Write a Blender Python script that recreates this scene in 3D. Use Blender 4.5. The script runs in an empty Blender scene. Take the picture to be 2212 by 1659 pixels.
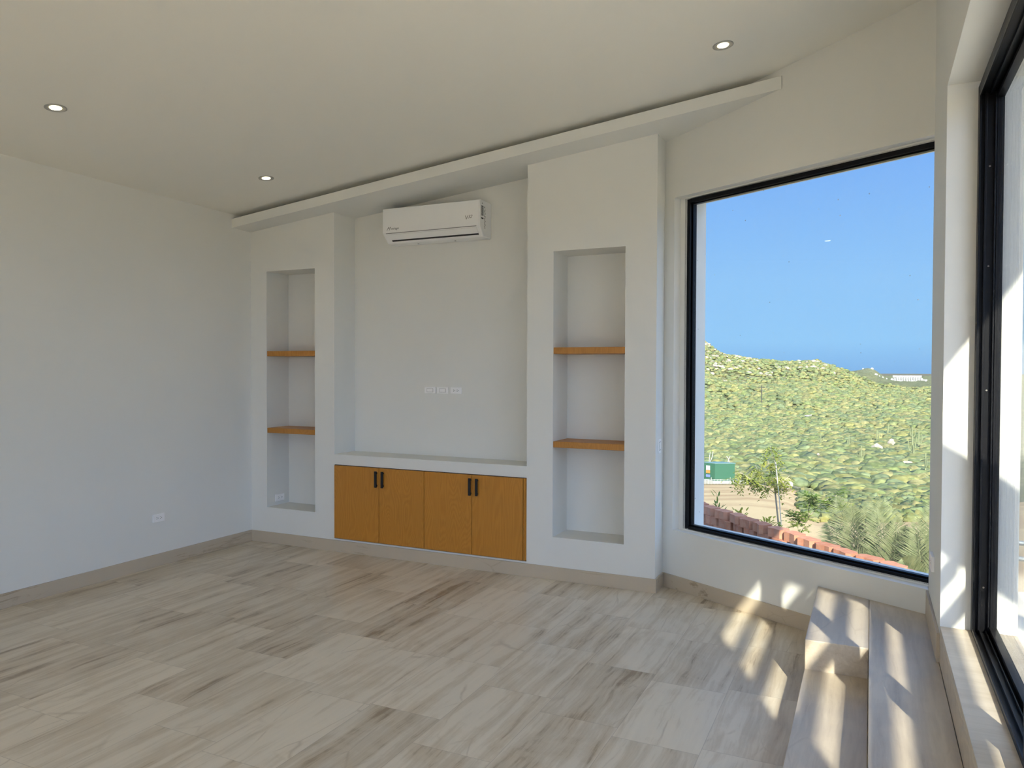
import bpy, math, random
import numpy as np
from mathutils import Vector, Matrix
R = random.Random(7)
sc = bpy.context.scene
col = sc.collection
sc.view_settings.view_transform = 'Standard'
sc.view_settings.look = 'None'
sc.view_settings.gamma = 1.0
sc.view_settings.use_curve_mapping = False
sc.view_settings.exposure = 0.27
sc.cycles.max_bounces = 9
sc.cycles.diffuse_bounces = 5
sc.cycles.glossy_bounces = 3
sc.cycles.use_adaptive_sampling = True
sc.cycles.adaptive_threshold = 0.08
sc.cycles.adaptive_min_samples = 24
sc.cycles.use_light_tree = False
sc.cycles.transparent_max_bounces = 12
sc.cycles.sample_clamp_indirect = 8
try: sc.cycles.use_denoising = True
except Exception: pass

# ------------------------------------------------------------------ node helpers
def new_mat(name):
    m = bpy.data.materials.new(name); m.use_nodes = True
    nt = m.node_tree; nt.nodes.clear()
    return m, NT(nt)
class NT:
    def __init__(s, nt): s.nt = nt
    def n(s, t, **kw):
        nd = s.nt.nodes.new(t)
        for k, v in kw.items():
            if k.startswith('_'): setattr(nd, k[1:], v)
        for k, v in kw.items():
            if not k.startswith('_'):
                s.put(nd.inputs[k.replace('__', ' ')] if not k.startswith('i') or not k[1:].isdigit() else nd.inputs[int(k[1:])], v)
        return nd
    def put(s, inp, v):
        if isinstance(v, bpy.types.NodeSocket): s.nt.links.new(v, inp)
        elif isinstance(v, bpy.types.Node): s.nt.links.new(v.outputs[0], inp)
        else: inp.default_value = v
    def math(s, op, a, b=0.0, c=0.0, clamp=False):
        nd = s.nt.nodes.new('ShaderNodeMath'); nd.operation = op; nd.use_clamp = clamp
        s.put(nd.inputs[0], a); s.put(nd.inputs[1], b); s.put(nd.inputs[2], c)
        return nd.outputs[0]
    def mix(s, f, a, b, mode='MIX'):
        nd = s.nt.nodes.new('ShaderNodeMix'); nd.data_type = 'RGBA'; nd.blend_type = mode
        s.put(nd.inputs[0], f); s.put(nd.inputs[6], c4(a)); s.put(nd.inputs[7], c4(b))
        return nd.outputs[2]
    def ramp(s, f, stops):
        nd = s.nt.nodes.new('ShaderNodeValToRGB'); cr = nd.color_ramp
        while len(cr.elements) < len(stops): cr.elements.new(0.5)
        for e, (p, c) in zip(cr.elements, stops):
            e.position = p; e.color = c4(c) if not isinstance(c, (int, float)) else (c, c, c, 1)
        s.put(nd.inputs[0], f)
        return nd.outputs[0]
    def noise(s, vec, scale=5, detail=4, rough=.55, dist=0.0):
        nd = s.n('ShaderNodeTexNoise', Scale=scale, Detail=detail, Roughness=rough, Distortion=dist)
        s.put(nd.inputs['Vector'], vec); return nd.outputs[0]
    def mapping(s, vec, scale=(1, 1, 1), loc=(0, 0, 0), rot=(0, 0, 0)):
        nd = s.n('ShaderNodeMapping', Scale=scale, Location=loc, Rotation=rot)
        s.put(nd.inputs['Vector'], vec); return nd.outputs[0]
    def obj(s): return s.n('ShaderNodeTexCoord').outputs['Object']
    def out(s, sh): s.n('ShaderNodeOutputMaterial', Surface=sh)
    def bump(s, h, strength=.2, dist=.01):
        return s.n('ShaderNodeBump', Height=h, Strength=strength, Distance=dist).outputs[0]
    def bsdf(s, color, rough=.5, spec=.5, metal=0.0, normal=None, **kw):
        nd = s.nt.nodes.new('ShaderNodeBsdfPrincipled')
        s.put(nd.inputs['Base Color'], c4(color)); s.put(nd.inputs['Roughness'], rough)
        s.put(nd.inputs['Specular IOR Level'], spec); s.put(nd.inputs['Metallic'], metal)
        if normal is not None: s.put(nd.inputs['Normal'], normal)
        return nd
def c4(c):
    if isinstance(c, (tuple, list)) and len(c) == 3: return (c[0], c[1], c[2], 1)
    return c
def srgb(r, g, b):
    f = lambda x: (x / 255 / 12.92) if x / 255 <= .04045 else ((x / 255 + .055) / 1.055) ** 2.4
    return (f(r), f(g), f(b))

def simple(name, c, rough=.5, spec=.5, metal=0.0, var=.04, scale=8, bumpk=0.0):
    m, t = new_mat(name)
    v = t.noise(t.obj(), scale, 3)
    colr = t.mix(t.math('MULTIPLY', v, var * 2), c, tuple(x * .55 for x in c))
    nrm = t.bump(t.noise(t.obj(), scale * 12, 3), bumpk, .003) if bumpk else None
    t.out(t.bsdf(colr, rough, spec, metal, nrm)); return m
def leafmat(name, c1, c2, attr=False, trans=.35, nscale=7):
    m, t = new_mat(name)
    v = t.noise(t.obj(), nscale, 3)
    colr = t.mix(t.ramp(v, [(.35, 0), (.65, 1)]), c1, c2)
    if attr:
        a = t.n('ShaderNodeAttribute', _attribute_name='tint')
        colr = t.mix(1.0, colr, a.outputs['Color'], 'MULTIPLY')
    b = t.bsdf(colr, .6, .25)
    if trans:
        tr = t.n('ShaderNodeBsdfTranslucent', Color=colr)
        t.out(t.n('ShaderNodeMixShader', i0=trans, i1=b, i2=tr))
    else: t.out(b)
    return m

# --- travertine: vein-cut stone; tiled = floor layout with plank tiles running along Y
def travertine(name, tiled=False, light=(.67, .59, .465), mid=(.55, .46, .335), dark=(.32, .24, .155), axis='Y', amount=1.0, rough=.28, seam=True):
    m, t = new_mat(name)
    co = t.obj()
    sx = t.n('ShaderNodeSeparateXYZ', Vector=co)
    X, Y, Z = sx.outputs[0], sx.outputs[1], sx.outputs[2]
    if axis == 'X': X, Y = Y, X
    if tiled:
        w = .3535; L = .62
        u = t.math('DIVIDE', t.math('ADD', X, .588 + w * 40), w)
        k = t.math('FLOOR', u); fu = t.math('FRACT', u)
        wn = t.n('ShaderNodeTexWhiteNoise', _noise_dimensions='1D', W=k)
        vv = t.math('ADD', t.math('DIVIDE', Y, L), t.math('ADD', wn.outputs[0], 20))
        j = t.math('FLOOR', vv); fv = t.math('FRACT', vv)
        # neighbouring tiles of one slab share a vein now and then: pair index
        idv = t.n('ShaderNodeCombineXYZ', X=k, Y=j, Z=0.0)
        wn2 = t.n('ShaderNodeTexWhiteNoise', _noise_dimensions='2D', Vector=idv)
        rnd, rcol = wn2.outputs[0], wn2.outputs[1]
        ju = t.math('MINIMUM', fu, t.math('SUBTRACT', 1.0, fu)); jv = t.math('MINIMUM', fv, t.math('SUBTRACT', 1.0, fv))
        joint = t.math('MAXIMUM', t.math('LESS_THAN', ju, .0035), t.math('LESS_THAN', jv, .0022))
        off = t.n('ShaderNodeVectorMath', _operation='SCALE', i0=rcol, Scale=9.0)
        vec = t.n('ShaderNodeVectorMath', _operation='ADD', i0=co, i1=off.outputs[0]).outputs[0]
    else:
        rnd = t.noise(co, .9, 1); vec = co; joint = 0.0
    sc_ = (17, .95, 17) if axis == 'Y' else (.95, 17, 17)
    warp = t.n('ShaderNodeTexNoise', Scale=2.2, Detail=4.0); t.put(warp.inputs['Vector'], vec)
    wv = t.n('ShaderNodeVectorMath', _operation='MULTIPLY_ADD', i0=warp.outputs['Color'], i1=(.055, .3, .055) if axis == 'Y' else (.3, .055, .055), i2=vec).outputs[0]
    s1 = t.noise(t.mapping(wv, sc_), 1.0, 7, .62, .35)
    s2 = t.noise(t.mapping(wv, tuple(q * 3.2 for q in sc_)), 1.0, 5, .6, .6)
    s3 = t.noise(wv, 2.6, 5, .6, .8)
    fine = t.noise(vec, 120, 3, .7)
    a = t.math('ADD', t.math('MULTIPLY', s1, .53), t.math('ADD', t.math('MULTIPLY', s2, .2), t.math('MULTIPLY', s3, .27)))
    a = t.math('ADD', a, t.math('MULTIPLY', t.math('SUBTRACT', rnd, .5), .085))
    c = t.ramp(a, [(.36, dark), (.435, mid), (.495, tuple((p + q) / 2 for p, q in zip(light, mid))), (.54, light), (.68, tuple(min(1, p * 1.07) for p in light))])
    c = t.mix(amount, light, c)
    # thin crack veins
    vor = t.n('ShaderNodeTexVoronoi', _feature='DISTANCE_TO_EDGE', Scale=1.0)
    t.put(vor.inputs['Vector'], t.mapping(wv, (5, 1.6, 5) if axis == 'Y' else (1.6, 5, 5)))
    vein = t.math('MULTIPLY', t.ramp(vor.outputs['Distance'], [(.0, 1), (.022, 0)]), t.ramp(s3, [(.5, 0), (.62, 1)]))
    c = t.mix(t.math('MULTIPLY', vein, .4 * amount), c, dark)
    # pale calcite specks
    c = t.mix(t.math('MULTIPLY', t.ramp(fine, [(.66, 0), (.74, 1)]), .35), c, (.72, .68, .6))
    c = t.mix(t.math('MULTIPLY', t.ramp(fine, [(.26, 1), (.33, 0)]), .35), c, mid)
    if tiled:
        c = t.mix(t.math('MULTIPLY', joint, .4), c, (.25, .2, .155))
        val = t.math('ADD', .93, t.math('MULTIPLY', rnd, .12))
        cc = t.n('ShaderNodeCombineXYZ', X=val, Y=val, Z=val)
        c = t.mix(1.0, c, cc.outputs[0], 'MULTIPLY')
    ro = t.math('ADD', rough, t.math('MULTIPLY', s3, .16))
    nr = t.bump(t.math('SUBTRACT', fine, t.math('MULTIPLY', joint, 1.5)), .05, .002)
    t.out(t.bsdf(c, ro, .42, 0, nr)); return m

def woodmat(name, c1, c2):
    m, t = new_mat(name)
    co = t.obj()
    oi = t.n('ShaderNodeObjectInfo').outputs['Random']
    cv = t.n('ShaderNodeCombineXYZ', X=t.math('MULTIPLY', oi, 13.0), Y=0.0, Z=t.math('MULTIPLY', oi, 5.0))
    vec = t.n('ShaderNodeVectorMath', _operation='ADD', i0=co, i1=cv.outputs[0]).outputs[0]
    big = t.noise(t.mapping(vec, (3.2, 3.2, .8)), 1.0, 2, .5, .4)
    rings = t.n('ShaderNodeTexWave', _wave_type='BANDS', _bands_direction='X', Scale=1.0, Distortion=2.2, Detail=3.0)
    wv = t.n('ShaderNodeVectorMath', _operation='MULTIPLY_ADD', i0=t.n('ShaderNodeCombineXYZ', X=big, Y=0.0, Z=0.0).outputs[0], i1=(14, 0, 0), i2=t.mapping(vec, (6, 6, .7))).outputs[0]
    t.put(rings.inputs['Vector'], wv)
    fib = t.noise(t.mapping(vec, (160, 160, 5)), 1.0, 3)
    f = t.math('ADD', t.math('MULTIPLY', rings.outputs[0], .22), t.math('MULTIPLY', fib, .62))
    c = t.mix(t.ramp(f, [(.2, 0), (.8, 1)]), c2, c1)
    t.out(t.bsdf(c, .42, .4, 0, t.bump(fib, .06, .001))); return m

def glassmat(name, dirt=.02, specks=False, tintc=(.97, .99, .985)):
    m, t = new_mat(name)
    tr = t.n('ShaderNodeBsdfTransparent', Color=c4(tintc))
    gl = t.n('ShaderNodeBsdfGlossy', Color=(1, 1, 1, 1), Roughness=.01)
    ge = t.n('ShaderNodeNewGeometry')
    cs = t.math('ABSOLUTE', t.n('ShaderNodeVectorMath', _operation='DOT_PRODUCT', i0=ge.outputs['Normal'], i1=ge.outputs['Incoming']).outputs['Value'])
    fr = t.math('ADD', .03, t.math('MULTIPLY', t.math('POWER', t.math('SUBTRACT', 1.0, cs), 5.0), .6))
    a = t.n('ShaderNodeMixShader', i0=fr, i1=tr, i2=gl)
    df = t.n('ShaderNodeBsdfDiffuse', Color=(.75, .75, .72, 1))
    co = t.obj()
    f = t.math('MULTIPLY', t.noise(t.mapping(co, (1, 1, .6)), 2.2, 5), dirt * 2)
    if specks:
        v = t.n('ShaderNodeTexVoronoi', Scale=14.0); t.put(v.inputs['Vector'], co)
        sp = t.math('MULTIPLY', t.ramp(v.outputs['Distance'], [(.04, 1), (.065, 0)]), t.ramp(t.noise(co, 5, 2), [(.5, 0), (.6, .55)]))
        sm = t.math('MULTIPLY', t.ramp(t.noise(t.mapping(co, (26, 26, 12)), 1.0, 6, .7, 1.2), [(.66, 0), (.8, 1)]), t.ramp(t.noise(co, 1.6, 2), [(.52, 0), (.7, .32)]))
        f = t.math('MAXIMUM', t.math('MAXIMUM', f, sp), sm)
    t.out(t.n('ShaderNodeMixShader', i0=f, i1=a, i2=df)); return m

M = {}
def paint(name, c, bumpk=.12):
    m, t = new_mat(name)
    co = t.obj()
    v = t.noise(co, 1.3, 3)
    c2 = t.mix(t.math('MULTIPLY', v, .10), c, tuple(x * .8 for x in c))
    nrm = t.bump(t.noise(co, 9, 5, .6), bumpk, .01)
    t.out(t.bsdf(c2, .75, .22, 0, nrm)); return m
M['paint'] = paint('wall_paint', (.79, .785, .735))
M['ceil'] = paint('ceiling_paint', (.87, .85, .77), .05)
M['floor'] = travertine('travertine_floor', tiled=True)
M['stone_x'] = travertine('travertine_skirting', axis='X', light=(.54, .455, .34), amount=.8, rough=.4)
M['stone_y'] = travertine('travertine_skirting_side', axis='Y', light=(.54, .455, .34), amount=.9, rough=.4)
M['step'] = travertine('travertine_step', axis='Y', light=(.56, .48, .375), mid=(.46, .385, .295), dark=(.34, .27, .2), amount=.8, rough=.25)
M['sill'] = travertine('travertine_sill', axis='X', light=(.60, .52, .41), mid=(.50, .42, .32), dark=(.38, .30, .22), amount=.7, rough=.3)
M['wood'] = woodmat('oak_veneer', (.60, .265, .038), (.47, .19, .024))
M['wood_shelf'] = woodmat('oak_shelf', (.56, .26, .055), (.43, .185, .035))
M['black'] = simple('black_aluminium', (.004, .004, .005), .38, .22, 0, .1)
M['gap'] = simple('dark_gap', (.03, .016, .01), .8)
M['handle'] = simple('black_handle', (.008, .008, .009), .45)
M['glassw'] = glassmat('window_glass', .018, True)
M['glassd'] = glassmat('door_glass', .012, False)
M['plastic'] = simple('white_plastic', (.94, .93, .91), .35, .5, 0, .02)
M['acw'] = simple('ac_white', (.93, .925, .90), .3, .5, 0, .02)
M['slot'] = simple('slot_dark', (.05, .045, .04), .6)
M['grey'] = simple('print_grey', (.22, .21, .19), .5)
M['mark'] = simple('logo_grey', (.30, .29, .26), .5)
M['ring'] = simple('light_trim', (.42, .41, .37), .35, .5, .3)
M['stucco'] = paint('exterior_stucco', (.80, .78, .72), .3)
M['conc'] = simple('concrete_slab', (.38, .365, .32), .9, .2, 0, .25, 4, .3)
M['patio'] = travertine('patio_stone', axis='Y', light=(.74, .67, .56), mid=(.68, .60, .49), dark=(.58, .50, .4), amount=.6, rough=.5)

def emis(name, c, s):
    m, t = new_mat(name)
    v = t.noise(t.obj(), 20, 1)
    t.out(t.n('ShaderNodeEmission', Color=c4(c), Strength=s)); return m
M['bulb'] = emis('lit_lamp', (1.0, .86, .56), 9.0)

# ------------------------------------------------------------------ mesh helpers
class MB:
    def __init__(s): s.v = []; s.f = []
    def add(s, vs, fs):
        o = len(s.v); s.v += [tuple(map(float, q)) for q in vs]; s.f += [tuple(i + o for i in q) for q in fs]; return s
    def box(s, x0, x1, y0, y1, z0, z1):
        return s.prism([(x0, y0), (x1, y0), (x1, y1), (x0, y1)], z0, z1)
    def prism(s, pts, zb, zt):
        B = zb if callable(zb) else (lambda x, y: zb); T = zt if callable(zt) else (lambda x, y: zt)
        a = sum(p[0] * q[1] - q[0] * p[1] for p, q in zip(pts, pts[1:] + pts[:1]))
        if a < 0: pts = pts[::-1]
        n = len(pts)
        vs = [(x, y, B(x, y)) for x, y in pts] + [(x, y, T(x, y)) for x, y in pts]
        fs = [tuple(range(n))[::-1], tuple(range(n, 2 * n))] + [(i, (i + 1) % n, n + (i + 1) % n, n + i) for i in range(n)]
        return s.add(vs, fs)
    def obox(s, c, ax, ay, az):       # oriented box: centre and three half-axis vectors
        c = Vector(c); ax, ay, az = Vector(ax), Vector(ay), Vector(az)
        vs = [c + ax * i + ay * j + az * k for k in (-1, 1) for j in (-1, 1) for i in (-1, 1)]
        return s.add(vs, [(0, 2, 3, 1), (4, 5, 7, 6), (0, 1, 5, 4), (2, 6, 7, 3), (0, 4, 6, 2), (1, 3, 7, 5)])
    def extr(s, prof, p0, du, dv, dw):  # profile (u,v) extruded along dw
        p0, du, dv, dw = map(Vector, (p0, du, dv, dw)); n = len(prof)
        vs = [p0 + du * a + dv * b for a, b in prof] + [p0 + du * a + dv * b + dw for a, b in prof]
        return s.add(vs, [tuple(range(n))[::-1], tuple(range(n, 2 * n))] + [(i, (i + 1) % n, n + (i + 1) % n, n + i) for i in range(n)])
    def tube(s, pts, r0, r1=None, n=8):
        r1 = r0 if r1 is None else r1; m = len(pts); base = len(s.v)
        for i, p in enumerate(pts):
            p = Vector(p); a = Vector(pts[max(i - 1, 0)]); b = Vector(pts[min(i + 1, m - 1)])
            t = (b - a).normalized(); u = t.orthogonal().normalized() if abs(t.z) > .9 else t.cross(Vector((0, 0, 1))).normalized()
            w = t.cross(u); r = r0 + (r1 - r0) * i / (m - 1)
            for k in range(n):
                q = p + (u * math.cos(6.28318 * k / n) + w * math.sin(6.28318 * k / n)) * r
                s.v.append(tuple(q))
        for i in range(m - 1):
            for k in range(n):
                a, b = base + i * n + k, base + i * n + (k + 1) % n
                s.f.append((a, b, b + n, a + n))
        s.f.append(tuple(base + k for k in range(n))[::-1]); s.f.append(tuple(base + (m - 1) * n + k for k in range(n)))
        return s
    def lathe(s, prof, c, axis=(0, 0, 1), n=32):  # prof (r, h)
        A = Vector(axis).normalized(); u = A.orthogonal().normalized(); w = A.cross(u); c = Vector(c); b = len(s.v)
        for r, h in prof:
            for k in range(n):
                s.v.append(tuple(c + A * h + (u * math.cos(6.28318 * k / n) + w * math.sin(6.28318 * k / n)) * r))
        for i in range(len(prof) - 1):
            for k in range(n):
                a, d = b + i * n + k, b + i * n + (k + 1) % n
                s.f.append((a, d, d + n, a + n))
        return s
    def build(s, name, mat, parent=None, at=(0, 0, 0), kind=None, bevel=0, smooth=False, seg=2):
        me = bpy.data.meshes.new(name); at = Vector(at)
        me.from_pydata([tuple(Vector(q) - at) for q in s.v], [], s.f); me.validate(); me.update()
        o = bpy.data.objects.new(name, me); col.objects.link(o)
        if mat: me.materials.append(M[mat] if isinstance(mat, str) else mat)
        o.location = at
        if parent:
            o.parent = parent; o.location = at - wloc(parent)
        if kind: o['kind'] = kind
        if smooth:
            for p in me.polygons: p.use_smooth = True
        if bevel:
            b = o.modifiers.new('bevel', 'BEVEL'); b.width = bevel; b.segments = seg; b.limit_method = 'ANGLE'; b.angle_limit = .6
        return o
def wloc(o):
    l = Vector(o.location)
    while o.parent: o = o.parent; l = l + Vector(o.location)
    return l
def tag(o, label, cat, group=None, kind=None):
    o['label'] = label; o['category'] = cat
    if group: o['group'] = group
    if kind: o['kind'] = kind
    return o
def thing(name, loc, label, cat, group=None):
    o = bpy.data.objects.new(name, None); col.objects.link(o); o.location = loc; o.empty_display_size = .1
    return tag(o, label, cat, group)
def text_mesh(name, body, size, loc, rot, mat, parent, shear=0.0, ext=.0006):
    cu = bpy.data.curves.new(name, 'FONT'); cu.body = body; cu.size = size; cu.shear = shear; cu.extrude = ext; cu.resolution_u = 3
    tmp = bpy.data.objects.new(name + '_tmp', cu); col.objects.link(tmp)
    bpy.context.view_layer.update()
    me = bpy.data.meshes.new_from_object(tmp.evaluated_get(bpy.context.evaluated_depsgraph_get()))
    bpy.data.objects.remove(tmp)
    o = bpy.data.objects.new(name, me); col.objects.link(o); me.materials.clear(); me.materials.append(M[mat])
    o.parent = parent; o.location = Vector(loc) - wloc(parent); o.rotation_euler = rot
    return o

# ------------------------------------------------------------------ room dimensions (metres)
XL = -4.87; YF = 4.992; YR = 5.268; X1 = -3.972; X2 = -2.242; X3 = -1.297; YC = 5.20; YB = 5.62
XR = .272; YREAR = -6.0
WA = math.radians(-29.62); WD = (math.cos(WA), math.sin(WA)); WN = (-WD[1], WD[0])   # window wall direction and outward normal
def W(s, off=0.0): return (X3 + WD[0] * s + WN[0] * off, YC + WD[1] * s + WN[1] * off)
SE = 1.805
C = lambda x, y: 3.383 + .109 * x - .0119 * y           # sloping ceiling
TOP = lambda x, y: C(x, y) + .04
SOFU = lambda x, y: C(x, y) - .116; SOFT = lambda x, y: C(x, y) - .041
BB = .0935; H1 = .1418; H2 = .2763; SZ = .431
# outer corner where the window wall meets the right wall
DO = .25
# ---------------- floor
f = MB(); f.prism([(XL - .2, YREAR - .2), (.60, YREAR - .2), (.60, 4.15), W(SE, .02), W(0, .02), (X3, YB), (XL - .2, YB)], -.2, 0)
f.build('floor', 'floor', kind='structure')
# ---------------- walls
w = MB(); w.box(XL - .2, XL, YREAR - .2, YB, -.02, 2.86 + .3); w.build('wall_left', 'paint', kind='structure')
w = MB()
def cell(x0, x1, y0, y1, z0, z1): w.box(x0, x1, y0, y1, z0, z1) if not callable(z1) else w.prism([(x0, y0), (x1, y0), (x1, y1), (x0, y1)], z0, z1)
N1 = (-4.6946, -4.1719, .3042, 2.3295, .272); N2 = (-2.0397, -1.5133, .3047, 2.3352, .280)
cell(XL, N1[0], YF, YB, 0, TOP)
def niche(n):
    x0, x1, z0, z1, d = n
    cell(x0, x1, YF, YB, 0, z0); cell(x0, x1, YF, YB, z1, TOP); cell(x0, x1, YF + d, YB, z0, z1)
niche(N1); cell(N1[1], X1, YF, YB, 0, TOP)
cell(X1, X2, YR, YB, 0, TOP); cell(X1, X2, YF, YR, .714, .7984); cell(X1, X2, YF + .24, YR, 0, .714); cell(X1, X2, YF, YF + .24, 0, .106)
cell(X2, N2[0], YF, YB, 0, TOP); niche(N2); cell(N2[1], X3, YF, YB, 0, TOP)
w.build('wall_back', 'paint', kind='structure')
# floating soffit slab under the ceiling, with its upstand set back
fr0 = (XL, YF - .217); fr1 = (-.492, 4.745)
w = MB(); w.prism([fr0, fr1, W(0.93, .0), W(0), (X3, YR), (XL, YR)], SOFU, SOFT)
so = w.build('trim_1', 'paint', kind='structure')
w = MB(); w.prism([(XL, YF - .10), (-.66, 4.865), W(.6, 0), W(0), (X3, YR), (XL, YR)], SOFT, C); w.build('upstand', 'paint', so)
# window wall
FS = .128; FZ0 = .41; FZ1 = 2.66; RS = .0895; RZ0 = .402; RZ1 = 2.668; FO = .06
w = MB()
def wp(s0, s1, o0, o1, z0, z1): w.prism([W(s0, o0), W(s1, o0), W(s1, o1), W(s0, o1)], z0, z1)
wp(-.02, RS, 0, DO, 0, TOP); wp(RS, SE, 0, DO, 0, RZ0)
w.prism([W(RS), W(SE), W(SE + .1, DO), W(RS, DO)], RZ1, TOP)
wp(RS, FS + .02, FO, DO, RZ0, RZ1); wp(FS, SE, FO + .0, DO, RZ0, FZ0 + .008); wp(FS, SE, FO, DO, FZ1 - .008, RZ1)
w.prism([W(SE), (XR, 4.45), (.545, 4.45), (.545, 4.2), (XR, 4.2)], -1.2, RZ0)
w.build('wall_window', 'paint', kind='structure')
# right wall (glazed): pier, lintel, sill upstand, rear piers
D0, D1 = -.9, 3.615
w = MB()
w.prism([(XR, D1), (.545, D1), (.545, 4.19), (XR, 4.3075)], -1.2, TOP)
w.box(XR, .545, D0 - .5, D0, -1.2, 2.675); w.box(XR, .545, YREAR - .2, YREAR + .4, -1.2, 2.675)
w.prism([(XR, YREAR - .2), (.545, YREAR - .2), (.545, D1), (XR, D1)], 2.675, TOP)
w.box(.30, .545, YREAR, D1, -1.2, SZ - .03)
w.box(XR, .30, YREAR, D0 - .5, -.1, SZ - .03)
w.build('wall_right', 'paint', kind='structure')
# rear wall with wide opening
w = MB(); w.prism([(XL, YREAR - .2), (-4.4, YREAR - .2), (-4.4, YREAR), (XL, YREAR)], 0, TOP)
w.prism([(-4.4, YREAR - .2), (XR, YREAR - .2), (XR, YREAR), (-4.4, YREAR)], 2.55, TOP)
w.build('wall_rear', 'paint', kind='structure')
# ceiling and roof (overhang to the right, over the terrace)
cpoly = [(XL - .2, YREAR - .25), (.60, YREAR - .25), (.60, -4.2), (1.66, -4.2), (1.66, 4.5), W(SE + .35, DO + .1), W(0, DO + .1), (X3, YB + .1), (XL - .2, YB + .1)]
w = MB(); w.prism(cpoly, C, lambda x, y: C(x, y) + .3); w.build('ceiling', 'ceil', kind='structure')
# ---------------- skirting boards
w = MB(); w.box(XL, XL + .012, YREAR, YF, 0, BB); w.build('baseboard_left', 'stone_y', kind='structure', bevel=.0015)
w = MB(); w.box(XL + .012, X3 + .012, YF - .012, YF, 0, BB); w.box(X3, X3 + .012, YF, YC - .01, 0, BB); w.build('baseboard_back', 'stone_x', kind='structure', bevel=.0015)
w = MB(); w.prism([W(.012, -.0), W(1.165, 0), W(1.165, -.012), W(.012, -.012)], 0, BB); w.build('baseboard_window', 'stone_x', kind='structure', bevel=.0015)
w = MB(); w.box(XR - .012, XR, D1 - .0, 4.30, H2, SZ - .03); w.build('baseboard_right', 'stone_y', kind='structure', bevel=.0015)
# ---------------- stone steps, landing and door sill
XB = -.2583; XS = 3.6664; XP = .0048
wl = lambda x: YC + (x - X3) * math.tan(WA)
st = thing('stone_steps', (0, 3.0, 0), 'travertine steps and landing in the corner below the tall picture window', 'steps')
w = MB(); w.prism([(XP, D0), (XR, D0), (XR, wl(XR)), (XP, wl(XP))], .0, H2); w.build('landing', 'step', st, at=(XP, 0, 0), bevel=.003)
w = MB(); w.prism([(XB, XS), (XP - .0008, XS), (XP - .0008, wl(XP)), (XB, wl(XB))], .0, H2); w.build('upper_block', 'step', st, at=(XB, XS, 0), bevel=.004)
w = MB(); w.prism([(XB, D0), (XP - .0008, D0), (XP - .0008, XS - .0008), (XB, XS - .0008)], 0, H1); w.build('lower_tread', 'step', st, at=(XB, 0, 0), bevel=.003)
ds = MB(); ds.box(XR, .545, D0, D1, SZ - .03, SZ); ds.box(XR, .2995, D0, D1, H2, SZ - .031)
tag(ds.build('door_sill', 'sill', at=(XR, 1, H2), bevel=.002), 'pale travertine sill and riser below the black framed glass door', 'sill')

# ---------------- window_1
w = MB()
def wf(s0, s1, z0, z1, o0=FO, o1=FO + .055): w.prism([W(s0, o0), W(s1, o0), W(s1, o1), W(s0, o1)], z0, z1)
wf(FS, FS + .045, FZ0, FZ1); wf(FS + .045, SE - .002, FZ0, FZ0 + .024); wf(FS + .045, SE - .002, FZ1 - .034, FZ1)
w.prism([W(SE - .012, FO), W(SE + .034, FO), W(SE + .066, FO + .055), W(SE - .012, FO + .055)], FZ0, FZ1)
# inner glazing bead
wf(FS + .045, FS + .056, FZ0 + .024, FZ1 - .034, FO + .02, FO + .055); wf(FS + .045, SE - .012, FZ0 + .024, FZ0 + .034, FO + .02, FO + .055); wf(FS + .045, SE - .012, FZ1 - .042, FZ1 - .034, FO + .02, FO + .055)
win = w.build('window_1', 'black', at=(*W(.95, FO), FZ0), kind='structure', bevel=.0015)
w = MB(); w.prism([W(FS + .05, FO + .03), W(SE, FO + .03), W(SE, FO + .036), W(FS + .05, FO + .036)], FZ0 + .03, FZ1 - .04)
w.build('pane', 'glassw', win)
# ---------------- door_1 (sliding, fixed pane in the outer track, leaf in the inner one)
w = MB()
w.box(.382, .46, 3.585, D1, SZ, 2.65)
for x0, x1 in ((.382, .388), (.402, .410), (.436, .442), (.452, .46)): w.box(x0, x1, 3.565, 3.585, SZ, 2.65)
w.box(.382, .46, D0, 3.585, 2.612, 2.65)
for x0, x1 in ((.382, .388), (.415, .421), (.452, .46)): w.box(x0, x1, D0, 3.565, 2.60, 2.612)
w.box(.382, .46, D0, 3.585, SZ, SZ + .006)
for x0, x1 in ((.382, .386), (.405, .409), (.428, .432), (.456, .46)): w.box(x0, x1, D0, 3.565, SZ + .006, SZ + .02)
w.box(.382, .46, D0, D0 + .04, SZ, 2.65)
dr = w.build('door_1', 'black', at=(.42, 1.3, SZ), kind='structure', bevel=.001)
w = MB(); w.box(.440, .468, 2.442, 3.575, SZ + .021, SZ + .036); w.box(.440, .468, 2.442, 3.575, 2.585, 2.60); w.box(.4275, .468, 2.386, 2.442, SZ + .021, 2.60); w.box(.444, .468, 3.566, 3.578, SZ + .021, 2.60)
fx = w.build('fixed_sash', 'black', dr, at=(.455, 3, SZ), bevel=.001)
w = MB(); w.box(.452, .458, 2.44, 3.57, SZ + .034, 2.59); w.build('pane', 'glassd', fx, at=(.455, 3, SZ))
w = MB(); w.box(.385, .427, 2.386, 2.442, SZ + .021, 2.60); w.box(.385, .415, D0 + .05, D0 + .12, SZ + .021, 2.60); w.box(.385, .415, D0 + .12, 2.386, SZ + .021, SZ + .07); w.box(.385, .415, D0 + .12, 2.386, 2.55, 2.60)
sl = w.build('sliding_leaf', 'black', dr, at=(.40, 1, SZ), bevel=.001)
w = MB(); w.box(.397, .403, D0 + .11, 2.39, SZ + .06, 2.56); w.build('pane', 'glassd', sl, at=(.40, 1, SZ))
for z in (.62, 1.42, 1.92, 2.32):
    w = MB(); w.lathe([(0, .002), (.0032, .002), (.004, 0)], (.422, 3.585, z), (0, -1, 0), 10); w.build('screw', 'grey', dr, at=(.422, 3.58, z))
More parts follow.
